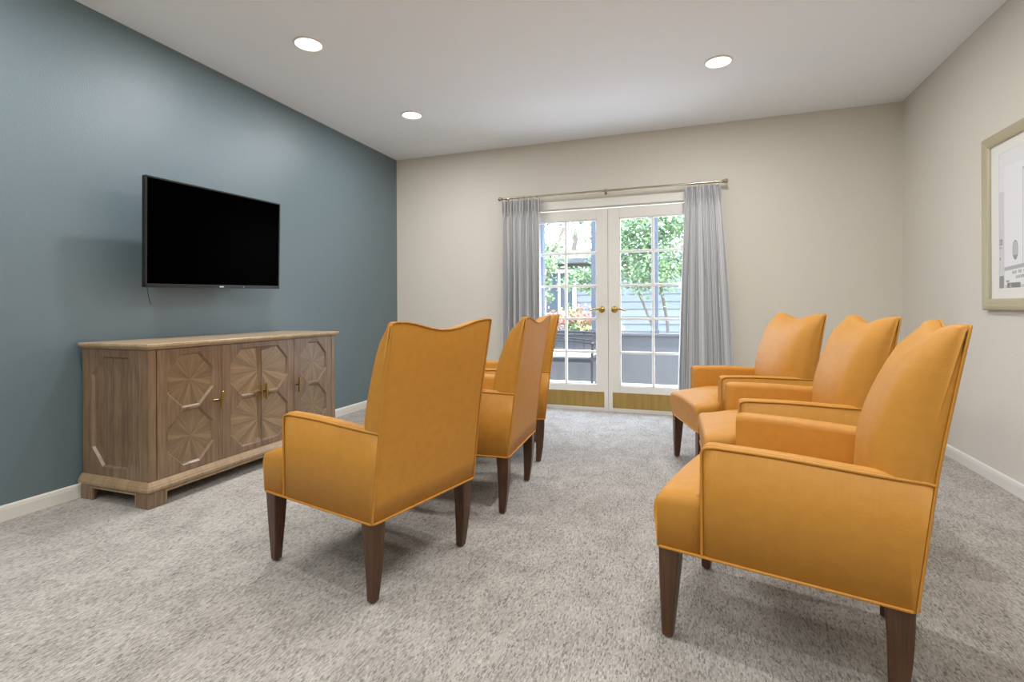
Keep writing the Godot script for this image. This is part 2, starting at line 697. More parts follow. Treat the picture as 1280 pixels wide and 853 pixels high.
func french_door(n: int, x0: float, x1: float, side: float) -> void:
	# side: +1 when the hinge is on the right (x1); the lock stile is at the other edge
	var d := struct("door_%d" % n, "white french door leaf with ten panes")
	d.position = Vector3(0, 0, -DEP - 0.008)
	var st := 0.112
	var zb := -0.044
	var gy0 := 0.252
	var gy1 := 1.918
	boxobj("stile", Vector3(x0, 0.009, zb), Vector3(x0 + st, DOOR_TOP - 0.012, 0), M.trim, d, 0.002)
	boxobj("stile", Vector3(x1 - st, 0.009, zb), Vector3(x1, DOOR_TOP - 0.012, 0), M.trim, d, 0.002)
	boxobj("top_rail", Vector3(x0 + st, gy1, zb), Vector3(x1 - st, DOOR_TOP - 0.012, -0.0003), M.trim, d, 0.002)
	boxobj("bottom_rail", Vector3(x0 + st, 0.009, zb), Vector3(x1 - st, gy0, -0.0003), M.trim, d, 0.002)
	var gx0 := x0 + st
	var gx1 := x1 - st
	var mid := (gx0 + gx1) / 2.0
	var hw := 0.0125
	boxobj("muntin", Vector3(mid - hw, gy0, -0.036), Vector3(mid + hw, gy1, -0.006), M.trim, d, 0.005)
	for k in range(1, 5):
		var y := gy0 + (gy1 - gy0) * k / 5.0
		boxobj("muntin", Vector3(gx0, y - hw, -0.0355), Vector3(gx1, y + hw, -0.0065), M.trim, d, 0.005)
	var hx := (gx1 - gx0) / 2.0
	var hy := (gy1 - gy0) / 5.0
	var pane := MB.new()
	box(pane, Vector3(-hx / 2.0 + 0.004, -hy / 2.0 + 0.004, -0.0005), Vector3(hx / 2.0 - 0.004, hy / 2.0 - 0.004, 0.0005), 0.0)
	# one sheet per light
	var sheet := MB.new()
	var w := hx / 2.0
	var h := hy / 2.0
	sheet.quad(Vector3(-w, -h, 0), Vector3(-w, h, 0), Vector3(w, h, 0), Vector3(w, -h, 0))
	var pm := sheet.mesh()
	for i in 2:
		for j in 5:
			var o := obj_mesh("pane", pm, M.glass, d)
			o.position = Vector3(gx0 + hx * (i + 0.5), gy0 + hy * (j + 0.5), -0.021)
	# glazing bead round the glass
	var bead := MB.new()
	box(bead, Vector3(gx0, gy0, -0.034), Vector3(gx0 + 0.010, gy1, -0.008), 0.004)
	box(bead, Vector3(gx1 - 0.010, gy0, -0.034), Vector3(gx1, gy1, -0.008), 0.004)
	box(bead, Vector3(gx0, gy0, -0.034), Vector3(gx1, gy0 + 0.010, -0.008), 0.004)
	box(bead, Vector3(gx0, gy1 - 0.010, -0.034), Vector3(gx1, gy1, -0.008), 0.004)
	obj("glazing_bead", bead, M.trim, d)
	# brass kick plate
	boxobj("kick_plate", Vector3(x0 + 0.04, 0.034, 0.0), Vector3(x1 - 0.04, 0.188, 0.0025), M.brass_sheet, d, 0.0008).set_meta("label", "brass kick plate")
	# lever handle on the lock stile
	var lx := x0 + 0.062 if side > 0.0 else x1 - 0.062
	var hd := MB.new()
	var turn := Transform3D(Basis(Vector3.RIGHT, PI / 2), Vector3(lx, 1.012, 0))
	lathe(hd, [Vector2(0, 0), Vector2(0.031, 0), Vector2(0.033, 0.004), Vector2(0.029, 0.010), Vector2(0.016, 0.013), Vector2(0.0115, 0.018), Vector2(0.0105, 0.046), Vector2(0.014, 0.052), Vector2(0.012, 0.060), Vector2(0, 0.062)], 24, turn, 60.0)
	var pts := []
	for k in 9:
		var s := k / 8.0
		pts.append(Vector3(lx + side * (0.0 + 0.112 * s), 1.012 + 0.006 * sin(s * PI) - 0.012 * s * s, 0.050 + 0.006 * sin(s * PI)))
	tube(hd, pts, 0.0085, 10)
	obj("lever_handle", hd, M.brass, d).set_meta("label", "polished brass lever handle")
	if side > 0.0:
		boxobj("astragal", Vector3(x0 - 0.006, 0.009, -0.05), Vector3(x0 + 0.012, DOOR_TOP - 0.012, -0.0445), M.trim, d, 0.001)


# ------------------------------------------------------------------ curtains
func curtain(called: String, label: String, tl: float, tr: float, bl: float, br: float, folds: float, seed_: int) -> void:
	var at := Vector3((bl + br) / 2.0, 0, -DEP + 0.085)
	var t := thing(called, label, "curtain", at, 0.0, "grey striped curtains at the glass doors")
	var nu := 220
	var nv := 44
	var y1 := 2.1525
	var y0 := 0.012
	var r := RandomNumberGenerator.new()
	r.seed = seed_
	var ph := []
	var fr := []
	for k in 4:
		ph.append(r.randf() * TAU)
		fr.append(r.randf_range(0.6, 1.7))
	var m := MB.new()
	m.has_uv = true
	var front := []
	var back := []
	for j in nv + 1:
		var v := float(j) / nv
		var y := lerpf(y1, y0, v)
		var row := PackedVector3Array()
		for i in nu + 1:
			var u := float(i) / nu
			var e := pow(v, 0.8)
			var x := lerpf(lerpf(tl, tr, u), lerpf(bl, br, u), e)
			# soft hanging folds, tightened into pinch pleats near the heading
			var a := u * folds * TAU
			var wob := a + 0.9 * sin(u * TAU * fr[0] + ph[0]) * smoothstep(0.04, 0.5, v)
			var fold := sin(wob)
			fold = signf(fold) * pow(absf(fold), 0.75)
			var fine := sin(wob * 2.0 + ph[1]) * 0.35 + sin(u * TAU * folds * 1.63 + ph[2]) * 0.3 * v
			var pinch := exp(-pow((v - 0.045) / 0.022, 2.0))
			var amp := lerpf(0.026, 0.050, smoothstep(0.05, 0.55, v))
			amp *= 1.0 - 0.55 * pinch
			var z := amp * (fold + fine * 0.5)
			var head := 1.0 - smoothstep(0.03, 0.12, v)
			z += head * 0.017 * sin(a * 2.0 + 0.6) * (1.0 + 0.7 * pinch)
			x += 0.010 * cos(wob) * (1.0 - head * 0.6)
			row.append(Vector3(x - at.x, y, z))
		front.append(row)
	for j in nv + 1:
		var row := PackedVector3Array()
		for i in nu + 1:
			var a: Vector3 = front[j][maxi(i - 1, 0)]
			var b: Vector3 = front[j][mini(i + 1, nu)]
			var d := (b - a).normalized()
			var nrm := Vector3(d.z, 0, -d.x)
			row.append(front[j][i] + nrm * 0.0025)
		back.append(row)
	var wid := 2.2
	for s in [[front, false], [back, true]]:
		for j in nv:
			for i in nu:
				var q = s[0]
				var ua := Vector2(float(i) / nu * wid, float(j) / nv)
				var ub := Vector2(float(i + 1) / nu * wid, float(j) / nv)
				var uc := Vector2(float(i + 1) / nu * wid, float(j + 1) / nv)
				var ud := Vector2(float(i) / nu * wid, float(j + 1) / nv)
				if s[1]:
					m.tri(q[j][i], q[j + 1][i + 1], q[j][i + 1], 1, ua, uc, ub)
					m.tri(q[j][i], q[j + 1][i], q[j + 1][i + 1], 1, ua, ud, uc)
				else:
					m.tri(q[j][i], q[j][i + 1], q[j + 1][i + 1], 0, ua, ub, uc)
					m.tri(q[j][i], q[j + 1][i + 1], q[j + 1][i], 0, ua, uc, ud)
	# hems and side edges close the cloth
	for i in nu:
		m.quad(front[nv][i], front[nv][i + 1], back[nv][i + 1], back[nv][i])
		m.quad(front[0][i + 1], front[0][i], back[0][i], back[0][i + 1])
	for j in nv:
		m.quad(front[j + 1][0], front[j][0], back[j][0], back[j + 1][0])
		m.quad(front[j][nu], front[j + 1][nu], back[j + 1][nu], back[j][nu])
	obj("cloth", m, M.cloth, t)


func curtain_rod() -> void:
	var z := -DEP + 0.085
	var y := 2.176
	var t := thing("curtain_rod", "slim brushed metal curtain rod with round finials over the glass doors", "curtain rod", Vector3(-0.79, 0, z))
	var m := MB.new()
	tube(m, [Vector3(-1.07, y, 0), Vector3(1.07, y, 0)], 0.0105, 14)
	obj("rod", m, M.nickel, t)
	for s in [-1.0, 1.0]:
		m = MB.new()
		var b := Transform3D(Basis(Vector3(0, 0, 1), -s * PI / 2), Vector3(s * 1.066, y, 0))
		lathe(m, [Vector2(0, 0), Vector2(0.016, 0), Vector2(0.018, 0.006), Vector2(0.012, 0.010), Vector2(0.012, 0.014), Vector2(0.018, 0.020), Vector2(0.0225, 0.030), Vector2(0.0205, 0.040), Vector2(0.012, 0.048), Vector2(0, 0.050)], 20, b, 70.0)
		obj("finial", m, M.nickel, t)
	for x in [-1.03, 0.0, 1.03]:
		m = MB.new()
		box(m, Vector3(x - 0.012, y - 0.020, -0.084), Vector3(x + 0.012, y + 0.036, -0.080), 0.001)
		tube(m, [Vector3(x, y + 0.004, -0.082), Vector3(x, y - 0.002, -0.04), Vector3(x, y, -0.012)], 0.004, 8)
		lathe(m, [Vector2(0.0108, -0.008), Vector2(0.0145, -0.008), Vector2(0.0145, 0.008), Vector2(0.0108, 0.008), Vector2(0.0108, -0.008)], 18, Transform3D(Basis(Vector3(0, 0, 1), PI / 2), Vector3(x, y, 0)))
		obj("bracket", m, M.nickel, t)
	for e in [[-1.855, -1.447], [-0.040, 0.255]]:
		for k in 6:
			var x := lerpf(e[0], e[1], (k + 0.5) / 6.0) + 0.79
			m = MB.new()
			var ring := []
			for q in 13:
				ring.append(Vector3(x, y - 0.0045 + 0.0165 * sin(TAU * q / 12.0), 0.0165 * cos(TAU * q / 12.0)))
			tube(m, ring, 0.0014, 6)
			obj("ring", m, M.nickel, t)


# ------------------------------------------------------------------ armchair
const CW := 0.289   # half width

func rear_z(y: float) -> float:
	if y < 0.612:
		return lerpf(0.315, 0.352, (y - 0.292) / 0.32)
	return lerpf(0.352, 0.414, pow((y - 0.612) / 0.375, 1.08))


# front edge of the backrest at its sides
func front_z(y: float) -> float:
	var t := [[0.40, 0.262], [0.55, 0.264], [0.646, 0.274], [0.71, 0.286], [0.775, 0.301], [0.83, 0.315], [0.886, 0.331], [0.94, 0.353], [0.99, 0.376]]
	for k in t.size() - 1:
		if y <= t[k + 1][0]:
			return lerpf(t[k][1], t[k + 1][1], (y - t[k][0]) / (t[k + 1][0] - t[k][0]))
	return 0.376


func armchair() -> Node3D:
	var t := Node3D.new()
	t.name = numbered("armchair")
	add_child(t)
	# seat: full width before the arms, narrower between them, crowned on top
	var m := MB.new()
	var rings := []
	var rows := []
	var rr := 0.022
	for k in 6:
		var a := PI / 2 * k / 5.0
		rows.append([-0.331 + rr * (1.0 - sin(a)), CW - 0.002, rr * (1.0 - cos(a)) if k < 5 else rr, true])
	rows.clear()
	for k in 6:
		var a := PI / 2 * k / 5.0
		rows.append([-0.331 + 0.028 * (1.0 - cos(a)), CW - 0.002, 0.028 * (1.0 - sin(a))])
	for z in [-0.27, -0.23, -0.187]:
		rows.append([z, CW - 0.002, 0.0])
	for z in [-0.1865, -0.12, -0.05, 0.03, 0.11, 0.19, 0.26]:
		rows.append([z, CW - 0.05, 0.0])
	for row in rows:
		var z: float = row[0]
		var w: float = row[1]
		var ring := PackedVector3Array()
		var nx := 20
		ring.append(Vector3(-w, 0.294, lerpf(-0.320, z, smoothstep(-0.331, -0.29, z)) if z < -0.29 else z))
		for k in nx + 1:
			var s := -1.0 + 2.0 * k / nx
			var x := s * w
			var back := smoothstep(-0.34, -0.12, z)
			var crown := (0.012 + 0.040 * back) * (1.0 - pow(absf(x / CW), 2.6))
			var y: float = 0.452 + 0.010 * back + crown - row[2]
			if absf(s) > 0.999:
				y -= 0.016
				ring.append(Vector3(x, y - 0.01, z))
			elif absf(s) > 0.89:
				ring.append(Vector3(signf(s) * (w - 0.004), y - 0.006, z))
			else:
				ring.append(Vector3(x, y, z))
		ring.append(Vector3(w, 0.294, lerpf(-0.320, z, smoothstep(-0.331, -0.29, z)) if z < -0.29 else z))
		rings.append(ring)
	loft(m, rings, true, true, 0)
	obj("seat", m, M.leather, t)
	# arms: upholstered side panels
	for s in [-1.0, 1.0]:
		m = MB.new()
		var sec := []
		var zs := [-0.186, -0.1835, -0.176, -0.16]
		var i := 0.0
		while i <= 1.0001:
			zs.append(lerpf(-0.14, 0.30, i))
			i += 0.125
		zs.append(0.325)
		for z in zs:
			var e := 0.0
			if z < -0.165:
				var q: float = (z + 0.186) / 0.02
				e = 0.010 * pow(1.0 - clampf(q, 0, 1), 2.0)
			var top: float = 0.624 - 0.012 * smoothstep(-0.05, 0.33, z) - e
			var xo := CW - e * 0.55
			var xi := CW - 0.066 + e * 0.7
			var ring := PackedVector3Array()
			ring.append(Vector3(s * xi, 0.294, z))
			ring.append(Vector3(s * xi, 0.45, z))
			ring.append(Vector3(s * xi, top - 0.022, z))
			ring.append(Vector3(s * (xi + 0.003), top - 0.010, z))
			ring.append(Vector3(s * (xi + 0.010), top - 0.001, z))
			ring.append(Vector3(s * (xi + 0.022), top + 0.004, z))
			ring.append(Vector3(s * (xo - 0.022), top + 0.0045, z))
			ring.append(Vector3(s * (xo - 0.010), top + 0.001, z))
			ring.append(Vector3(s * (xo - 0.008), top - 0.008, z))
			ring.append(Vector3(s * xo, top - 0.011, z))
			ring.append(Vector3(s * (xo + 0.004 * sin(PI * clampf((z + 0.18) / 0.5, 0, 1))), 0.46, z))
			ring.append(Vector3(s * xo, 0.294, z))
			if z > 0.3:
				for q in ring.size():
					ring[q].z = rear_z(ring[q].y) - 0.006
			sec.append(ring)
		loft(m, sec, true, true, 0)
		obj("arm", m, M.leather, t)
		# welt along the front edge and the outer top edge of the arm
		m = MB.new()
		var w := [Vector3(s * (CW - 0.001), 0.30, -0.1865), Vector3(s * (CW - 0.001), 0.45, -0.1865), Vector3(s * (CW - 0.001), 0.602, -0.1865), Vector3(s * (CW - 0.001), 0.614, -0.182), Vector3(s * (CW - 0.0005), 0.619, -0.170)]
		for k in 10:
			var z := lerpf(-0.15, 0.335, k / 9.0)
			w.append(Vector3(s * (CW - 0.0030), 0.6210 - 0.012 * smoothstep(-0.05, 0.33, z), z))
		w.append(Vector3(s * (CW - 0.001), 0.6065, rear_z(0.6065) - 0.002))
		tube(m, w, 0.0042, 8)
		obj("piping", m, M.piping, t)
	# backrest: profile lofted across the width
	m = MB.new()
	var secs := []
	var stations := [-1.0, -0.992, -0.975, -0.94, -0.88, -0.8, -0.7, -0.55, -0.4, -0.25, -0.12, 0.0]
	for k in range(stations.size() - 2, -1, -1):
		stations.append(-stations[k])
	for q in stations:
		var x: float = q * (CW - 0.001)
		var aq := absf(q)
		var edge := 0.0
		if aq > 0.93:
			edge = 1.0 - sqrt(maxf(0.0, 1.0 - pow((aq - 0.93) / 0.07, 2.0)))
		var soft := 0.0
		if aq > 0.74:
			soft = 1.0 - sqrt(maxf(0.0, 1.0 - pow((aq - 0.74) / 0.26, 2.0)))
		var ytop: float = 0.956 + 0.034 * smoothstep(0.05, 0.85, aq) - 0.004 * edge
		var ring := PackedVector3Array()
		# rear, going up
		for k in 9:
			var y := lerpf(0.294, ytop - 0.012, k / 8.0)
			ring.append(Vector3(x, y, rear_z(y) - 0.008 * edge))
		var zt := rear_z(ytop)
		# top, thin, rounded
		var thick := lerpf(0.062, 0.044, pow(aq, 3.0)) * (1.0 - 0.45 * soft)
		ring.append(Vector3(x, ytop - 0.004, zt - 0.002))
		ring.append(Vector3(x, ytop, zt - 0.010))
		ring.append(Vector3(x, ytop - 0.001, zt - thick * 0.5))
		ring.append(Vector3(x, ytop - 0.007, zt - thick * 0.8))
		ring.append(Vector3(x, ytop - 0.022, zt - thick))
		# front, coming down: crowned in the middle
		var crown := 1.0 - pow(aq, 3.0)
		for k in 12:
			var f := (k + 1) / 12.0
			var y := lerpf(ytop - 0.03, 0.45, f)
			var side := front_z(y) - 0.022
			var middle := side - 0.060 * sin(clampf((0.99 - y) / 0.40, 0, 1) * PI * 0.60)
			var z := lerpf(side, middle, crown) + 0.050 * soft
			z = minf(z, rear_z(y) - 0.016)
			z = minf(z, zt - thick - 0.001 + 0.0 * y) if k == 0 else z
			ring.append(Vector3(x, y, z))
		ring.append(Vector3(x, 0.40, 0.20))
		ring.append(Vector3(x, 0.294, 0.22))
		if aq > 0.78:
			for k in ring.size():
				if ring[k].y < 0.60 and absf(ring[k].x) > CW - 0.062:
					ring[k].x = signf(ring[k].x) * minf(absf(ring[k].x), CW - 0.004)
		secs.append(ring)
	loft(m, secs, true, true, 0, true, 0)
	obj("backrest", m, M.leather, t)
	# welt round the outside back
	m = MB.new()
	var wl := []
	for k in 15:
		var y := lerpf(0.296, 0.974, k / 14.0)
		wl.append(Vector3(-CW + 0.0015, y, rear_z(y) - 0.0012))
	wl.append(Vector3(-CW + 0.004, 0.984, rear_z(0.984) - 0.001))
	for k in 21:
		var x := lerpf(-0.272, 0.272, k / 20.0)
		var y: float = 0.956 + 0.034 * smoothstep(0.05, 0.85, absf(x) / CW) - 0.003
		wl.append(Vector3(x, y, rear_z(y) + 0.0005))
	wl.append(Vector3(CW - 0.004, 0.984, rear_z(0.984) - 0.001))
	for k in 15:
		var y := lerpf(0.974, 0.296, k / 14.0)
		wl.append(Vector3(CW - 0.0015, y, rear_z(y) - 0.0012))
	tube(m, wl, 0.0034, 8)
	obj("piping", m, M.piping, t)
	# welt round the bottom edge
	m = MB.new()
	var c := 0.012
	var zf := -0.321
	var zr := 0.316
	var bw := CW - 0.001
	tube(m, [Vector3(0, 0.294, zf), Vector3(-bw + c, 0.294, zf), Vector3(-bw, 0.294, zf + c), Vector3(-bw, 0.294, 0), Vector3(-bw, 0.294, zr - c), Vector3(-bw + c, 0.294, zr), Vector3(0, 0.294, zr), Vector3(bw - c, 0.294, zr), Vector3(bw, 0.294, zr - c), Vector3(bw, 0.294, 0), Vector3(bw, 0.294, zf + c), Vector3(bw - c, 0.294, zf), Vector3(0.0, 0.294, zf)], 0.0046, 7)
	obj("piping", m, M.piping, t)
	# dust cover under the seat
	boxobj("underside", Vector3(-CW + 0.01, 0.288, -0.31), Vector3(CW - 0.01, 0.2945, 0.306), M.black, t, 0.001)
	# legs
	for s in [-1.0, 1.0]:
		leg(t, s, -0.318, -0.256, -0.315, -0.283, -0.002)
		leg(t, s, 0.312, 0.250, 0.288, 0.256, 0.006)
	return t


# outer and inner z at the top and the bottom; bow swells the leg backwards
func leg(t: Node3D, s: float, zo: float, zi: float, bo: float, bi: float, bow: float) -> void:
	var m := MB.new()
	var rings := []
	for k in 7:
		var f := k / 6.0
		var y := lerpf(0.290, 0.008, f)
		var g := pow(f, 1.25)
		var a := lerpf(zo, bo, f) + bow * sin(f * PI)
		var b := lerpf(zi, bi, g) + bow * 0.6 * sin(f * PI)
		var xo := lerpf(CW - 0.006, 0.264, f)
		var xi := lerpf(CW - 0.066, 0.232, g)
		var e := 0.004
		var zs := signf(a - b)
		rings.append(PackedVector3Array([Vector3(s * xo, y, a - zs * e), Vector3(s * xo, y, b + zs * e), Vector3(s * (xo - e), y, b), Vector3(s * (xi + e), y, b), Vector3(s * xi, y, b + zs * e), Vector3(s * xi, y, a - zs * e), Vector3(s * (xi + e), y, a), Vector3(s * (xo - e), y, a)]))
	loft(m, rings, true, true, -1)
	var o := obj("leg", m, M.leg, t)
	m = MB.new()
	lathe(m, [Vector2(0, 0), Vector2(0.011, 0), Vector2(0.012, 0.002), Vector2(0.012, 0.009), Vector2(0, 0.009)], 14, Transform3D(Basis(), Vector3(s * 0.248, 0.0, (bo + bi) / 2.0)))
	obj("glide", m, M.glide, o)


# ------------------------------------------------------------------ sideboard
func oct(z0: float, z1: float, y0: float, y1: float, cn: float, cf: float, cy: float) -> PackedVector2Array:
	# near edge z0 (cut cn), far edge z1 (cut cf); 2D points are (z, y)
	return PackedVector2Array([Vector2(z0 - cn, y1), Vector2(z1 + cf, y1), Vector2(z1, y1 - (cy if cf > 0.0 else 0.0)), Vector2(z1, y0 + (cy if cf > 0.0 else 0.0)), Vector2(z1 + cf, y0), Vector2(z0 - cn, y0), Vector2(z0, y0 + (cy if cn > 0.0 else 0.0)), Vector2(z0, y1 - (cy if cn > 0.0 else 0.0))])


# raised layer with an eight-sided opening; its edges slope down to the field
func opening(m: MB, cell: Rect2, o: PackedVector2Array, x1: float, x0: float, slope: float, map_: Callable) -> void:
	var zn := cell.position.x
	var zf := cell.end.x
	var yb := cell.position.y
	var yt := cell.end.y
	var P := func(v: Vector2, x: float) -> Vector3: return map_.call(v, x)
	var TN := Vector2(zn, yt)
	var TF := Vector2(zf, yt)
	var BN := Vector2(zn, yb)
	var BF := Vector2(zf, yb)
	var polys := [[TN, TF, o[1], o[0]], [TF, BF, o[3], o[2]], [BF, BN, o[5], o[4]], [BN, TN, o[7], o[6]], [TF, o[2], o[1]], [BF, o[4], o[3]], [BN, o[6], o[5]], [TN, o[0], o[7]]]
	var want: Vector3 = P.call(Vector2.ZERO, 1.0) - P.call(Vector2.ZERO, 0.0)
	for q in polys:
		for k in range(1, q.size() - 1):
			face(m, P.call(q[0], x1), P.call(q[k], x1), P.call(q[k + 1], x1), want)
	var ce := Vector2.ZERO
	for v in o:
		ce += v / 8.0
	var inner := PackedVector2Array()
	for v in o:
		inner.append(v)
	inner = inset(o, slope)
	for k in 8:
		var a := o[k]
		var b := o[(k + 1) % 8]
		if a.is_equal_approx(b):
			continue
		var ia := inner[k]
		var ib := inner[(k + 1) % 8]
		var out: Vector3 = P.call(ce, x1) - P.call((a + b) / 2.0, x1) + want * 0.2
		face(m, P.call(a, x1), P.call(b, x1), P.call(ib, x0), out)
		face(m, P.call(a, x1), P.call(ib, x0), P.call(ia, x0), out)


func face(m: MB, a: Vector3, b: Vector3, c: Vector3, want: Vector3) -> void:
	var n := (b - a).cross(c - a)
	if n.length() < 1e-10:
		return
	if n.dot(want) > 0.0:
		m.tri(a, c, b)
	else:
		m.tri(a, b, c)


func sideboard() -> void:
	var at := Vector3(-2.865, 0, -2.575)
	var t := thing("sideboard", "long brown wooden sideboard with octagon panelled doors below the television", "sideboard", at)
	var zn := -1.846 - at.z     # near end
	var zf := -3.304 - at.z     # far end
	var xb := -3.165 - at.x
	var xf := -2.647 - at.x     # face of the doors
	var yb := 0.135
	var yt := 0.826
	# carcass behind the doors
	var m := MB.new()
	box(m, Vector3(xb, yb, zn - 0.012), Vector3(xf - 0.022, yt, zf + 0.012), 0.001)
	box(m, Vector3(xf - 0.03, yb, zn), Vector3(xf, yt, zn - 0.041), 0.003)
	box(m, Vector3(xf - 0.03, yb, zf), Vector3(xf, yt, zf + 0.041), 0.003)
	obj("carcass", m, M.wood, t)
	# near end panel with a long octagon
	m = MB.new()
	var zmap := func(v: Vector2, x: float) -> Vector3: return Vector3(v.x, v.y, x)
	var cell := Rect2(xf - 0.001, yb, (xb + 0.001) - (xf - 0.001), yt - yb)
	var o := oct(xf - 0.075, xb + 0.075, yb + 0.05, yt - 0.045, 0.085, 0.085, 0.10)
	opening(m, cell, o, zn - 0.001, zn - 0.013, 0.010, zmap)
	obj("end_panel", m, M.wood, t)
	m = MB.new()
	opening(m, cell, o, zf + 0.001, zf + 0.013, 0.010, func(v: Vector2, x: float) -> Vector3: return Vector3(v.x, v.y, x))
	# far end is the mirror: slopes face the other way
	m.flip(0)
	obj("end_panel", m, M.wood, t)
	# top with a moulded edge
	m = MB.new()
	var rings := []
	for e in [[0.008, yt], [0.010, yt + 0.004], [0.020, yt + 0.012], [0.023, yt + 0.016], [0.023, yt + 0.026], [0.020, yt + 0.029]]:
		var g: float = e[0]
		rings.append(PackedVector3Array([Vector3(xb, e[1], zn + g), Vector3(xf + g, e[1], zn + g), Vector3(xf + g, e[1], zf - g), Vector3(xb, e[1], zf - g)]))
	loft(m, rings, true, true, -1)
	obj("top", m, M.wood_edge, t)
	# base moulding and bracket feet
	m = MB.new()
	rings = []
	for e in [[0.010, 0.086], [0.022, 0.088], [0.025, 0.094], [0.025, 0.104], [0.021, 0.110], [0.019, 0.116], [0.006, 0.134], [0.002, 0.136]]:
		var g: float = e[0]
		rings.append(PackedVector3Array([Vector3(xb, e[1], zn + g), Vector3(xf + g, e[1], zn + g), Vector3(xf + g, e[1], zf - g), Vector3(xb, e[1], zf - g)]))
	loft(m, rings, true, true, -1)
	obj("base_moulding", m, M.wood_base, t)
	var g2 := 0.010
	var L := 0.088
	for c in [[xf + g2, zn + g2, -1.0, -1.0], [xf + g2, zf - g2, -1.0, 1.0], [xb, zn + g2, 1.0, -1.0], [xb, zf - g2, 1.0, 1.0]]:
		m = MB.new()
		box(m, Vector3(c[0], 0, c[1]), Vector3(c[0] + c[2] * L, 0.087, c[1] + c[3] * 0.028), 0.002)
		box(m, Vector3(c[0], 0, c[1] + c[3] * 0.0281), Vector3(c[0] + c[2] * 0.028, 0.087, c[1] + c[3] * L), 0.0)
		obj("bracket_foot", m, M.wood, t)
	# thin apron with a bead under the moulding
	m = MB.new()
	box(m, Vector3(xf + g2, 0.070, zn + g2 - L), Vector3(xf + g2 - 0.022, 0.088, zf - g2 + L), 0.002)
	box(m, Vector3(xf + g2 - L, 0.070, zn + g2), Vector3(xb + L, 0.088, zn + g2 - 0.022), 0.002)
	box(m, Vector3(xf + g2 - L, 0.070, zf - g2), Vector3(xb + L, 0.088, zf - g2 + 0.022), 0.002)
	box(m, Vector3(xf + g2 + 0.004, 0.0, zn + g2 - L), Vector3(xf + g2 - 0.01, 0.072, zn + g2 - L - 0.009), 0.002)
	box(m, Vector3(xf + g2 + 0.004, 0.0, zf - g2 + L), Vector3(xf + g2 - 0.01, 0.072, zf - g2 + L + 0.009), 0.002)
	box(m, Vector3(xf + g2 + 0.004, 0.066, zn + g2 - L), Vector3(xf + g2 - 0.01, 0.076, zf - g2 + L), 0.002)
	box(m, Vector3(xf + g2 - L, 0.0, zn + g2 + 0.004), Vector3(xf + g2 - L - 0.009, 0.072, zn + g2 - 0.01), 0.002)
	box(m, Vector3(xb + L, 0.0, zn + g2 + 0.004), Vector3(xb + L + 0.009, 0.072, zn + g2 - 0.01), 0.002)
	box(m, Vector3(xf + g2 - L, 0.066, zn + g2 + 0.004), Vector3(xb + L, 0.076, zn + g2 - 0.01), 0.002)
	obj("apron", m, M.wood_base, t)
	# doors: near, the pair, far
	var g3 := 0.0018
	var cuts := [-1.8875, -2.283, -2.5745, -2.866, -3.2615]
	for k in 4:
		var a: float = cuts[k] - at.z - g3
		var b: float = cuts[k + 1] - at.z + g3
		var d := Node3D.new()
		d.name = "door"
		t.add_child(d, true)
		var y0 := yb + 0.003
		var y1 := yt - 0.006
		m = MB.new()
		box(m, Vector3(xf - 0.020, y0, a), Vector3(xf - 0.0123, y1, b), 0.0)
		var ym := (y0 + y1) / 2.0 + 0.004
		var margin := 0.056
		var on := a if k == 2 else a - margin
		var of_ := b if k == 1 else b + margin
		var cz := 0.088
		for h in 2:
			var c0 := y0 if h == 0 else ym
			var c1 := ym if h == 0 else y1
			var lo: float = c0 + (0.034 if h == 0 else 0.0065)
			var hi: float = c1 - (0.0065 if h == 0 else 0.030)
			var oc := oct(on, of_, lo, hi, 0.0 if k == 2 else cz, 0.0 if k == 1 else cz, 0.092)
			var xmap := func(v: Vector2, x: float) -> Vector3: return Vector3(x, v.y, v.x)
			opening(m, Rect2(a, c0, b - a, c1 - c0), oc, xf, xf - 0.0125, 0.010, xmap)
			wedges(d, oc, on, of_, lo, hi, k, xf - 0.0118)
		# edges of the raised layer
		for e in [[a, 1.0], [b, -1.0]]:
			face(m, Vector3(xf, y0, e[0]), Vector3(xf, y1, e[0]), Vector3(xf - 0.0105, y1, e[0]), Vector3(0, 0, e[1]))
			face(m, Vector3(xf, y0, e[0]), Vector3(xf - 0.0105, y1, e[0]), Vector3(xf - 0.0105, y0, e[0]), Vector3(0, 0, e[1]))
		obj("door_panel", m, M.wood, d)
		# brass bar pull
		var hz: float = [b + 0.020, b + 0.018, a - 0.018, a - 0.020][k]
		var hy := 0.497
		var stem: float = [1.0, 1.0, -1.0, -1.0][k]
		m = MB.new()
		box(m, Vector3(xf + 0.020, hy - 0.052, hz - 0.0065), Vector3(xf + 0.033, hy + 0.052, hz + 0.0065), 0.003)
		box(m, Vector3(xf - 0.002, hy - 0.006, hz - 0.006), Vector3(xf + 0.022, hy + 0.006, hz + 0.006), 0.001)
		box(m, Vector3(xf, hy - 0.0045, hz - 0.014), Vector3(xf + 0.006, hy + 0.0045, hz + stem * 0.042), 0.001)
		var hd := obj("handle", m, M.brass, d)
		hd.set_meta("label", "brass bar handle")


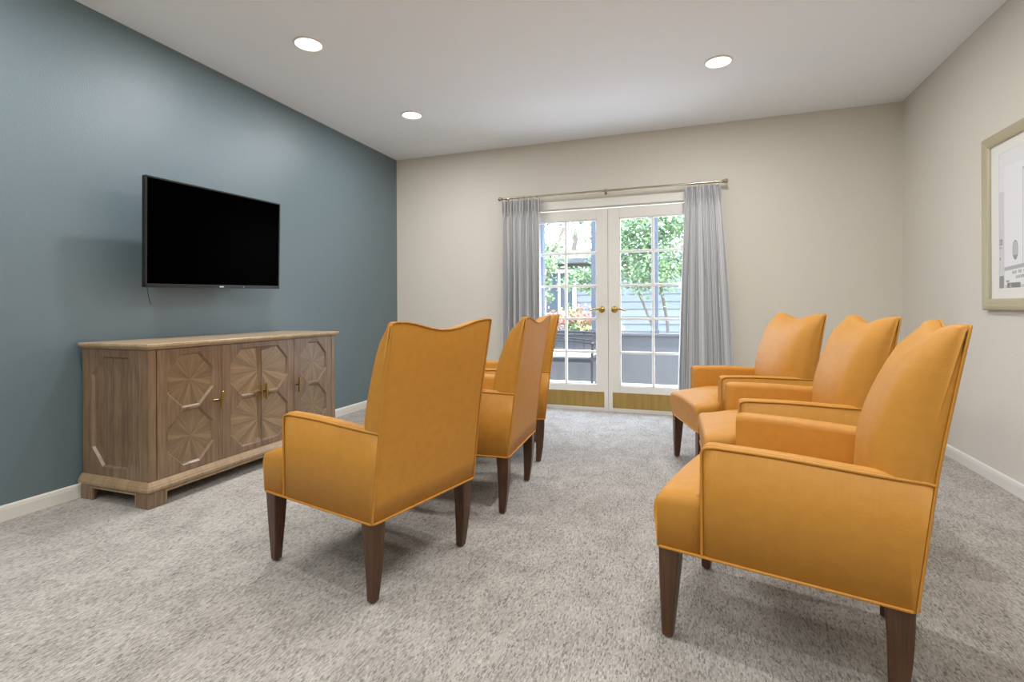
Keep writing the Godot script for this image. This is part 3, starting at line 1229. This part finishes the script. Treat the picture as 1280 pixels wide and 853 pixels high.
# sunburst of veneer pieces in the field of an octagon
func wedges(d: Node3D, oc: PackedVector2Array, zn: float, zf: float, y0: float, y1: float, k: int, x: float) -> void:
	var ce := Vector2((zn + zf) / 2.0, (y0 + y1) / 2.0)
	if k == 1:
		ce.x = zf
	elif k == 2:
		ce.x = zn
	var ring := []
	for i in 8:
		var a := oc[i]
		var b := oc[(i + 1) % 8]
		if a.distance_to(b) < 0.001:
			continue
		if (k == 1 and absf(a.x - zf) < 0.001 and absf(b.x - zf) < 0.001) or (k == 2 and absf(a.x - zn) < 0.001 and absf(b.x - zn) < 0.001):
			continue
		ring.append([a, (a + b) / 2.0])
		ring.append([(a + b) / 2.0, b])
	for i in ring.size():
		var a: Vector2 = ring[i][0]
		var b: Vector2 = ring[i][1]
		var m := MB.new()
		m.has_uv = true
		var s := 2.6
		var off := Vector2(0.137 * i + 0.31 * k, 0.071 * i)
		var axis := ((a + b) / 2.0 - ce).normalized()
		var side := Vector2(-axis.y, axis.x)
		var uvs := []
		for v in [ce, a, b]:
			var w: Vector2 = v - ce
			uvs.append(Vector2(w.dot(side), w.dot(axis)) * s + off)
		var p := [Vector3(x, ce.y, ce.x), Vector3(x, a.y, a.x), Vector3(x, b.y, b.x)]
		var n := m.p.size()
		var back := Vector3(-0.0015, 0, 0)
		m.tri(p[0], p[1], p[2], -1, uvs[0], uvs[1], uvs[2])
		m.tri(p[0] + back, p[2] + back, p[1] + back, -1, uvs[0], uvs[2], uvs[1])
		for e in 3:
			var f := (e + 1) % 3
			m.tri(p[e], p[e] + back, p[f] + back)
			m.tri(p[e], p[f] + back, p[f])
		m.shut(n)
		obj("veneer_piece", m, M.wedges[(i + (i / 2) * 2 + k) % 4], d)


# ------------------------------------------------------------------ television
func television() -> void:
	var w := 1.002
	var h := 0.640
	var c := Vector3(-2.941, 1.494, -2.529)
	var t := thing("television", "black flat screen television tilted forward on the blue wall", "television", c)
	# local: screen faces +z, then turned to face +x
	var tilt := Transform3D(Basis(Vector3.UP, PI / 2) * Basis(Vector3(0, 0, 1), 0.024) * Basis(Vector3.RIGHT, 0.045), Vector3.ZERO)
	var m := MB.new()
	box(m, Vector3(-w / 2, -h / 2, -0.018), Vector3(w / 2, h / 2, 0.010), 0.003, tilt)
	box(m, Vector3(-w * 0.36, -h * 0.42, -0.040), Vector3(w * 0.36, h * 0.22, -0.016), 0.01, tilt)
	obj("housing", m, M.black, t)
	var bz := 0.010
	var bb := 0.022
	for e in [[-w / 2, -h / 2, -w / 2 + bz, h / 2], [w / 2 - bz, -h / 2, w / 2, h / 2], [-w / 2, h / 2 - bz, w / 2, h / 2], [-w / 2, -h / 2, w / 2, -h / 2 + bb]]:
		m = MB.new()
		box(m, Vector3(e[0], e[1], 0.009), Vector3(e[2], e[3], 0.0145), 0.0015, tilt)
		obj("bezel", m, M.gunmetal, t)
	m = MB.new()
	box(m, Vector3(-w / 2 + bz, -h / 2 + bb, 0.008), Vector3(w / 2 - bz, h / 2 - bz, 0.0115), 0.0005, tilt)
	obj("screen", m, M.black_gloss, t)
	m = MB.new()
	box(m, Vector3(-0.016, -h / 2 + 0.006, 0.0135), Vector3(0.016, -h / 2 + 0.013, 0.0155), 0.0005, tilt)
	obj("badge", m, M.badge, t)
	m = MB.new()
	box(m, Vector3(0.17, -h / 2 + 0.008, 0.0135), Vector3(0.18, -h / 2 + 0.013, 0.0152), 0.0005, tilt)
	obj("indicator_light", m, M.green_lamp, t)
	# folding wall mount
	m = MB.new()
	box(m, Vector3(-0.2497, -0.13, -0.11), Vector3(-0.236, 0.11, 0.11), 0.002)
	for sy in [-0.07, 0.05]:
		box(m, Vector3(-0.238, sy - 0.018, 0.02), Vector3(-0.05, sy + 0.018, 0.045), 0.003)
		box(m, Vector3(-0.238, sy - 0.018, -0.045), Vector3(-0.05, sy + 0.018, -0.02), 0.003)
	box(m, Vector3(-0.060, -0.15, -0.14), Vector3(-0.034, 0.09, -0.10), 0.002)
	box(m, Vector3(-0.060, -0.15, 0.10), Vector3(-0.034, 0.09, 0.14), 0.002)
	box(m, Vector3(-0.066, -0.09, -0.14), Vector3(-0.05, 0.07, 0.14), 0.002)
	obj("wall_mount", m, M.black, t)
	m = MB.new()
	var pts := []
	for k in 13:
		var f := k / 12.0
		pts.append(Vector3(lerpf(-0.045, -0.246, f), lerpf(-0.27, -0.43, f) - 0.05 * sin(f * PI), lerpf(0.46, 0.28, f)))
	tube(m, pts, 0.0022, 6)
	obj("cable", m, M.gunmetal, t)


# ------------------------------------------------------------------ picture
func picture() -> void:
	var y0 := 1.007
	var y1 := 2.016
	var zn := -2.96
	var zf := -3.790
	var c := Vector3(XR, (y0 + y1) / 2.0, (zn + zf) / 2.0)
	var t := thing("framed_picture", "grey photographic print in a champagne frame on the right wall", "picture", c)
	var hy := (y1 - y0) / 2.0
	var hz := (zn - zf) / 2.0
	var bw := 0.066
	# mitred frame bars: section lofted from corner to corner
	var corners := [Vector2(-hz, hy), Vector2(hz, hy), Vector2(hz, -hy), Vector2(-hz, -hy)]
	var sect := [Vector2(0, 0.003), Vector2(0, 0.026), Vector2(0.006, 0.033), Vector2(0.022, 0.036), Vector2(0.052, 0.030), Vector2(0.060, 0.027), Vector2(bw, 0.020), Vector2(bw, 0.003)]
	for k in 4:
		var a: Vector2 = corners[k]
		var b: Vector2 = corners[(k + 1) % 4]
		var m := MB.new()
		var rings := []
		for e in [a, b]:
			var r := PackedVector3Array()
			for v in sect:
				var q := Vector2(e.x - signf(e.x) * v.x, e.y - signf(e.y) * v.x)
				r.append(Vector3(-v.y, q.y, q.x))
			rings.append(r)
		loft(m, rings, true, true, -1)
		obj("frame_bar", m, M.frame, t)
	boxobj("backing", Vector3(-0.010, -hy + 0.03, -hz + 0.03), Vector3(-0.004, hy - 0.03, hz - 0.03), M.black, t, 0.0)
	# mat board with a window
	var mb := MB.new()
	var ow := 0.066
	var mw := 0.075
	var mh := 0.124
	var iz := hz - 0.066 - mw
	var iy := hy - mh
	box(mb, Vector3(-0.013, iy, -hz + 0.05), Vector3(-0.010, hy - 0.05, hz - 0.05), 0.0)
	box(mb, Vector3(-0.013, -hy + 0.05, -hz + 0.05), Vector3(-0.010, -iy, hz - 0.05), 0.0)
	box(mb, Vector3(-0.013, -iy, -hz + 0.05), Vector3(-0.010, iy, -iz), 0.0)
	box(mb, Vector3(-0.013, -iy, iz), Vector3(-0.010, iy, hz - 0.05), 0.0)
	obj("mat_board", mb, M.mat_board, t)
	var pr := MB.new()
	pr.has_uv = true
	var x := -0.0112
	var pz := iz + 0.005
	var py0 := -iy - 0.005
	var py1 := iy + 0.005
	# seen from inside the room the far edge (-z) is on the left
	pr.tri(Vector3(x, py1, -pz), Vector3(x, py1, pz), Vector3(x, py0, pz), -1, Vector2(0, 0), Vector2(1, 0), Vector2(1, 1))
	pr.tri(Vector3(x, py1, -pz), Vector3(x, py0, pz), Vector3(x, py0, -pz), -1, Vector2(0, 0), Vector2(1, 1), Vector2(0, 1))
	obj("print", pr, M.print, t)
	var gl := MB.new()
	gl.quad(Vector3(-0.018, -hy + 0.05, -hz + 0.05), Vector3(-0.018, hy - 0.05, -hz + 0.05), Vector3(-0.018, hy - 0.05, hz - 0.05), Vector3(-0.018, -hy + 0.05, hz - 0.05))
	obj("glazing", gl, M.glass, t)


# ------------------------------------------------------------------ outside
func leaves(m: MB, count: int, ce: Vector3, rad: Vector3, size: float, tones: Array, r: RandomNumberGenerator, clumps := 14) -> void:
	m.has_color = true
	var cl := []
	for k in clumps:
		var d := Vector3(r.randfn(), r.randfn(), r.randfn()).normalized() * pow(r.randf(), 0.45)
		cl.append([ce + d * rad, r.randf_range(0.25, 0.48)])
	for k in count:
		var q = cl[r.randi() % clumps]
		var d := Vector3(r.randfn(), r.randfn(), r.randfn()) * 0.55
		var p: Vector3 = q[0] + d * rad * q[1]
		var ax := Vector3(r.randfn(), r.randfn() * 0.6 - 0.3, r.randfn()).normalized()
		var sd := ax.cross(Vector3(r.randfn(), r.randfn(), r.randfn())).normalized()
		var nn := ax.cross(sd)
		var s := size * r.randf_range(0.7, 1.25)
		var tone: Color = tones[r.randi() % tones.size()]
		m.tint = tone * r.randf_range(0.85, 1.12)
		m.tint.a = 1.0
		var a := p
		var b := p + ax * s
		var l := p + ax * s * 0.45 + sd * s * 0.3 + nn * s * 0.08
		var rt := p + ax * s * 0.45 - sd * s * 0.3 + nn * s * 0.08
		m.tri(a, l, b)
		m.tri(a, b, rt)


func tree(called: String, label: String, base: Vector3, trunks: Array, blobs: Array, size: float, tones: Array, seed_: int) -> void:
	var t := thing(called, label, "tree", base)
	var r := RandomNumberGenerator.new()
	r.seed = seed_
	for q in trunks:
		var m := MB.new()
		tube(m, q[0], q[1], 8)
		obj("trunk", m, M.bark, t)
	var lf := MB.new()
	for b in blobs:
		leaves(lf, b[2], b[0], b[1], size, tones, r, b[3])
	obj("foliage", lf, M.leaf, t).set_meta("kind", "stuff")


func outside() -> void:
	strct(boxobj("ground", Vector3(-25, -0.4, -40), Vector3(25, -0.15, -DEP - 0.16), M.ground, self, 0.0), "garden ground beyond the patio")
	strct(boxobj("floor_patio", Vector3(-4.6, -0.15, -7.42), Vector3(3.4, -0.03, -DEP - 0.16), M.concrete, self, 0.0), "pale concrete patio floor")
	var wz := -7.22
	var m := MB.new()
	box(m, Vector3(-4.6, -0.03, wz - 0.14), Vector3(3.4, 0.635, wz), 0.004)
	box(m, Vector3(-4.6, 0.635, wz - 0.165), Vector3(3.4, 0.672, wz + 0.025), 0.005)
	strct(obj("wall_patio", m, M.stucco), "low grey patio wall")
	strct(boxobj("trim_4", Vector3(-4.6, 2.42, wz - 0.13), Vector3(3.4, 2.62, wz - 0.01), M.post, self, 0.004), "patio roof beam")
	var labels := ["grey patio post left of the lever handles, seen through the left glass door", "grey patio post behind the middle of the right glass door", "grey patio post at the left edge of the left glass door"]
	var k := 0
	for x in [-1.30, -0.465, -2.10]:
		var t := thing("patio_post", labels[k], "post", Vector3(x, 0.672, wz - 0.07), 0.0, "posts on the patio wall")
		boxobj("shaft", Vector3(-0.045, 0, -0.045), Vector3(0.045, 1.75, 0.045), M.post, t, 0.004)
		boxobj("foot_block", Vector3(-0.055, 0, -0.055), Vector3(0.055, 0.05, 0.055), M.post, t, 0.004)
		k += 1
	bench()
	# neighbouring house with lap siding
	var h := thing("house", "pale blue grey house with lap siding behind the garden trees", "house", Vector3(0, -0.15, -13.2))
	boxobj("wall_core", Vector3(-9, 0, -4), Vector3(8, 2.4, -0.06), M.siding[0], h, 0.0)
	for i in 12:
		var y := i * 0.19
		var b := MB.new()
		b.quad(Vector3(-9, y, 0.0), Vector3(-9, y + 0.2, -0.035), Vector3(8, y + 0.2, -0.035), Vector3(8, y, 0.0))
		b.quad(Vector3(-9, y, 0.0), Vector3(8, y, 0.0), Vector3(8, y, -0.06), Vector3(-9, y, -0.06))
		b.quad(Vector3(8, y, 0.0), Vector3(8, y + 0.2, -0.035), Vector3(8, y + 0.2, -0.06), Vector3(8, y, -0.06))
		b.quad(Vector3(-9, y, -0.06), Vector3(-9, y + 0.2, -0.06), Vector3(-9, y + 0.2, -0.035), Vector3(-9, y, 0.0))
		obj("siding_board", b, M.siding[i % 3], h)
	var roof := MB.new()
	prism(roof, PackedVector2Array([Vector2(0.5, 2.32), Vector2(0.5, 2.44), Vector2(-2.2, 2.95), Vector2(-4.9, 2.44), Vector2(-4.9, 2.32)]), -9.5, 8.5, 0.0, Transform3D(Basis(Vector3(0, 0, 1), Vector3(0, 1, 0), Vector3(1, 0, 0)), Vector3.ZERO))
	obj("roof", roof, M.shingle, h)
	var win := boxobj("window", Vector3(-3.75, 0.95, -0.05), Vector3(-2.85, 2.2, 0.05), M.trim, h, 0.01)
	boxobj("window_pane", Vector3(-3.66, 1.04, 0.03), Vector3(-3.33, 2.11, 0.054), M.post, win, 0.0)
	boxobj("window_pane", Vector3(-3.27, 1.04, 0.03), Vector3(-2.94, 2.11, 0.054), M.post, win, 0.0)
	boxobj("corner_board", Vector3(-2.35, 0, -0.05), Vector3(-2.23, 2.38, 0.03), M.trim, h, 0.005)
	# trees and shrubs
	var g1 := [Color(0.19, 0.30, 0.14), Color(0.26, 0.37, 0.18), Color(0.14, 0.24, 0.14), Color(0.31, 0.41, 0.24)]
	var g2 := [Color(0.06, 0.10, 0.09), Color(0.09, 0.13, 0.10), Color(0.12, 0.17, 0.13)]
	tree("garden_tree", "slender multi-stemmed tree with pale green leaves behind the right glass door", Vector3(-0.45, -0.15, -9.6),
		[[[Vector3(0.1, 0, 0), Vector3(0.05, 0.9, 0), Vector3(-0.1, 1.8, 0), Vector3(-0.3, 2.6, 0)], 0.028], [[Vector3(0.15, 0, 0.05), Vector3(0.3, 0.9, 0), Vector3(0.5, 1.7, 0.1), Vector3(0.8, 2.5, 0.1)], 0.024], [[Vector3(0.02, 0, -0.05), Vector3(-0.2, 0.8, 0), Vector3(-0.55, 1.7, 0), Vector3(-0.9, 2.4, 0)], 0.022]],
		[[Vector3(0.0, 2.55, 0), Vector3(1.25, 1.0, 0.8), 8800, 44], [Vector3(0.95, 1.75, 0.2), Vector3(0.35, 0.45, 0.4), 500, 6], [Vector3(0.1, 1.75, 0.1), Vector3(0.5, 0.2, 0.4), 500, 6]], 0.085, g1, 101)
	tree("garden_tree", "leafy tree with drooping green branches behind the left glass door", Vector3(-2.75, -0.15, -10.6),
		[[[Vector3(-0.3, 0, 0), Vector3(-0.3, 1.2, 0), Vector3(-0.1, 2.2, 0), Vector3(0.2, 2.9, 0)], 0.04]],
		[[Vector3(-0.15, 2.15, 0), Vector3(0.55, 0.6, 0.5), 1500, 12], [Vector3(0.55, 1.85, 0.1), Vector3(0.42, 0.32, 0.4), 900, 8], [Vector3(-0.35, 1.35, 0), Vector3(0.2, 0.3, 0.3), 250, 4]], 0.085, g1, 102)
	tree("garden_tree", "dark fine-leaved tree standing tall against the sky beyond the house", Vector3(-4.3, -0.15, -18.6),
		[[[Vector3(0, 0, 0), Vector3(0, 2.0, 0), Vector3(0.3, 4.0, 0)], 0.1]],
		[[Vector3(0.0, 5.0, 0), Vector3(2.6, 1.2, 1.0), 3600, 26]], 0.13, g2, 103)
	shrub("flowering_shrub", "orange and pink flowering shrub behind the patio wall", Vector3(-1.95, -0.15, -8.6), Vector3(0.5, 0.28, 0.25), [Color(0.5, 0.12, 0.05), Color(0.5, 0.18, 0.14), Color(0.45, 0.24, 0.18)], 0.9, 104)
	shrub("yellow_shrub", "low yellow green bush behind the patio wall beside the flowers", Vector3(-1.35, -0.15, -7.75), Vector3(0.32, 0.2, 0.16), [Color(0.40, 0.36, 0.09), Color(0.26, 0.31, 0.09), Color(0.42, 0.25, 0.1)], 0.72, 105)


func shrub(called: String, label: String, base: Vector3, rad: Vector3, tones: Array, top: float, seed_: int) -> void:
	var t := thing(called, label, "shrub", base)
	var r := RandomNumberGenerator.new()
	r.seed = seed_
	for k in 5:
		var m := MB.new()
		var a := TAU * k / 5.0
		tube(m, [Vector3.ZERO, Vector3(cos(a) * rad.x * 0.3, top * 0.5, sin(a) * rad.z * 0.3), Vector3(cos(a) * rad.x * 0.6, top * 0.95, sin(a) * rad.z * 0.6)], 0.01, 5)
		obj("stem", m, M.bark, t)
	var lf := MB.new()
	leaves(lf, 900, Vector3(0, top, 0), rad, 0.06, [Color(0.13, 0.2, 0.08), Color(0.18, 0.26, 0.11)], r, 12)
	obj("foliage", lf, M.leaf, t).set_meta("kind", "stuff")
	var fl := MB.new()
	leaves(fl, 1100, Vector3(0, top + 0.06, 0.03), rad, 0.055, tones, r, 14)
	obj("blossom", fl, M.leaf, t).set_meta("kind", "stuff")


func bench() -> void:
	var t := thing("patio_bench", "dark metal patio bench with a white seat cushion outside the left glass door", "bench", Vector3(-1.78, -0.03, -6.55))
	var hw := 0.62
	for s in [-1.0, 1.0]:
		var m := MB.new()
		tube(m, [Vector3(s * hw, 0, 0.28), Vector3(s * hw, 0.42, 0.27), Vector3(s * hw, 0.60, 0.25)], 0.017, 8)
		obj("leg", m, M.bench, t)
		m = MB.new()
		tube(m, [Vector3(s * hw, 0, -0.30), Vector3(s * hw, 0.42, -0.26), Vector3(s * hw, 0.72, -0.32)], 0.017, 8)
		obj("leg", m, M.bench, t)
		m = MB.new()
		tube(m, [Vector3(s * hw, 0.60, 0.27), Vector3(s * hw, 0.615, 0.15), Vector3(s * hw, 0.60, -0.05), Vector3(s * hw, 0.585, -0.28)], 0.019, 8)
		obj("armrest", m, M.bench, t)
		m = MB.new()
		tube(m, [Vector3(s * hw, 0.09, 0.28), Vector3(s * hw, 0.09, -0.29)], 0.013, 8)
		obj("stretcher", m, M.bench, t)
	var rail := func(called: String, y0: float, y1: float, z: float, rad: float) -> void:
		var m := MB.new()
		var pts := []
		for k in 13:
			var f := -1.0 + k / 6.0
			pts.append(Vector3(f * hw, lerpf(y1, y0, f * f), z))
		tube(m, pts, rad, 8)
		obj(called, m, M.bench, t)
	rail.call("top_rail", 0.715, 0.73, -0.32, 0.018)
	rail.call("back_rail", 0.60, 0.645, -0.295, 0.012)
	rail.call("back_rail", 0.56, 0.605, -0.29, 0.012)
	for k in 9:
		var x := lerpf(-hw + 0.08, hw - 0.08, k / 8.0)
		var m := MB.new()
		tube(m, [Vector3(x, 0.43, -0.262), Vector3(x, 0.56, -0.29), Vector3(x, 0.72, -0.32)], 0.007, 6)
		obj("spindle", m, M.bench, t)
	boxobj("seat_frame", Vector3(-hw, 0.375, -0.27), Vector3(hw, 0.425, 0.29), M.bench, t, 0.006)
	boxobj("stretcher", Vector3(-hw, 0.075, 0.262), Vector3(hw, 0.125, 0.29), M.bench, t, 0.006)
	var c := MB.new()
	box(c, Vector3(-hw + 0.03, 0.425, -0.25), Vector3(hw - 0.03, 0.49, 0.28), 0.022)
	obj("seat_cushion", c, M.cushion, t)


func _ready() -> void:
	rng.seed = 1
	view()
	materials()
	downlight(-2.31, -2.64, "recessed ceiling light near the top centre left, closest to the blue wall and viewer")
	downlight(-2.31, -3.92, "smallest recessed ceiling light, near the far end of the blue wall")
	downlight(0.19, -3.80, "recessed ceiling light on the right half of the ceiling")
	downlight(0.19, -2.53, "recessed ceiling light above the right row of armchairs, just out of view")
	downlight(-2.31, -1.36, "recessed ceiling light above the near end of the blue wall, out of view")
	downlight(0.19, -1.26, "recessed ceiling light above the viewer's right, out of view")
	downlight(-2.31, -0.08, "recessed ceiling light level with the viewer on the blue wall side, out of view")
	downlight(0.19, 0.02, "recessed ceiling light straight above the viewer, out of view")
	downlight(-2.31, 1.20, "recessed ceiling light behind the viewer on the blue wall side, out of view")
	downlight(0.19, 1.30, "recessed ceiling light behind the viewer on the right side, out of view")
	room()
	french_door(1, DOOR_L + 0.003, DOOR_MID - 0.0015, -1.0)
	french_door(2, DOOR_MID + 0.0015, DOOR_R - 0.003, 1.0)
	# armchairs: place (x, z) and the turn of the facing direction from straight at the blue wall
	var spots := [
		[-1.268, -1.820, 13.04, "ochre leather armchair in front of the sideboard, seen from behind, nearest of the left row"],
		[-1.184, -2.619, -3.34, "ochre leather armchair in the middle of the left row, half hidden by the nearest one"],
		[-1.309, -3.406, -20.0, "ochre leather armchair at the far end of the left row, before the left glass door"],
		[0.281, -1.830, 14.73, "ochre leather armchair in the right foreground, its whole side panel in view"],
		[0.376, -2.715, -1.93, "ochre leather armchair in the middle of the right row, between two others"],
		[0.263, -3.525, -16.6, "ochre leather armchair at the far end of the right row, before the right curtain"]]
	var proto := armchair()
	for i in spots.size():
		var s = spots[i]
		var o: Node3D = proto
		if i > 0:
			o = proto.duplicate()
			o.name = numbered("armchair")
			add_child(o)
		o.position = Vector3(s[0], 0, s[1])
		o.rotation.y = PI / 2 - deg_to_rad(s[2])
		tag(o, s[3], "armchair", "ochre armchairs in two rows facing the television")
	sideboard()
	television()
	curtain_rod()
	curtain("curtain", "grey striped pleated curtain hanging left of the glass doors", -1.862, -1.440, -1.880, -1.425, 6.5, 5)
	curtain("curtain", "grey striped pleated curtain hanging right of the glass doors, flaring at the bottom", -0.048, 0.262, -0.135, 0.400, 6.5, 6)
	picture()
	outside()
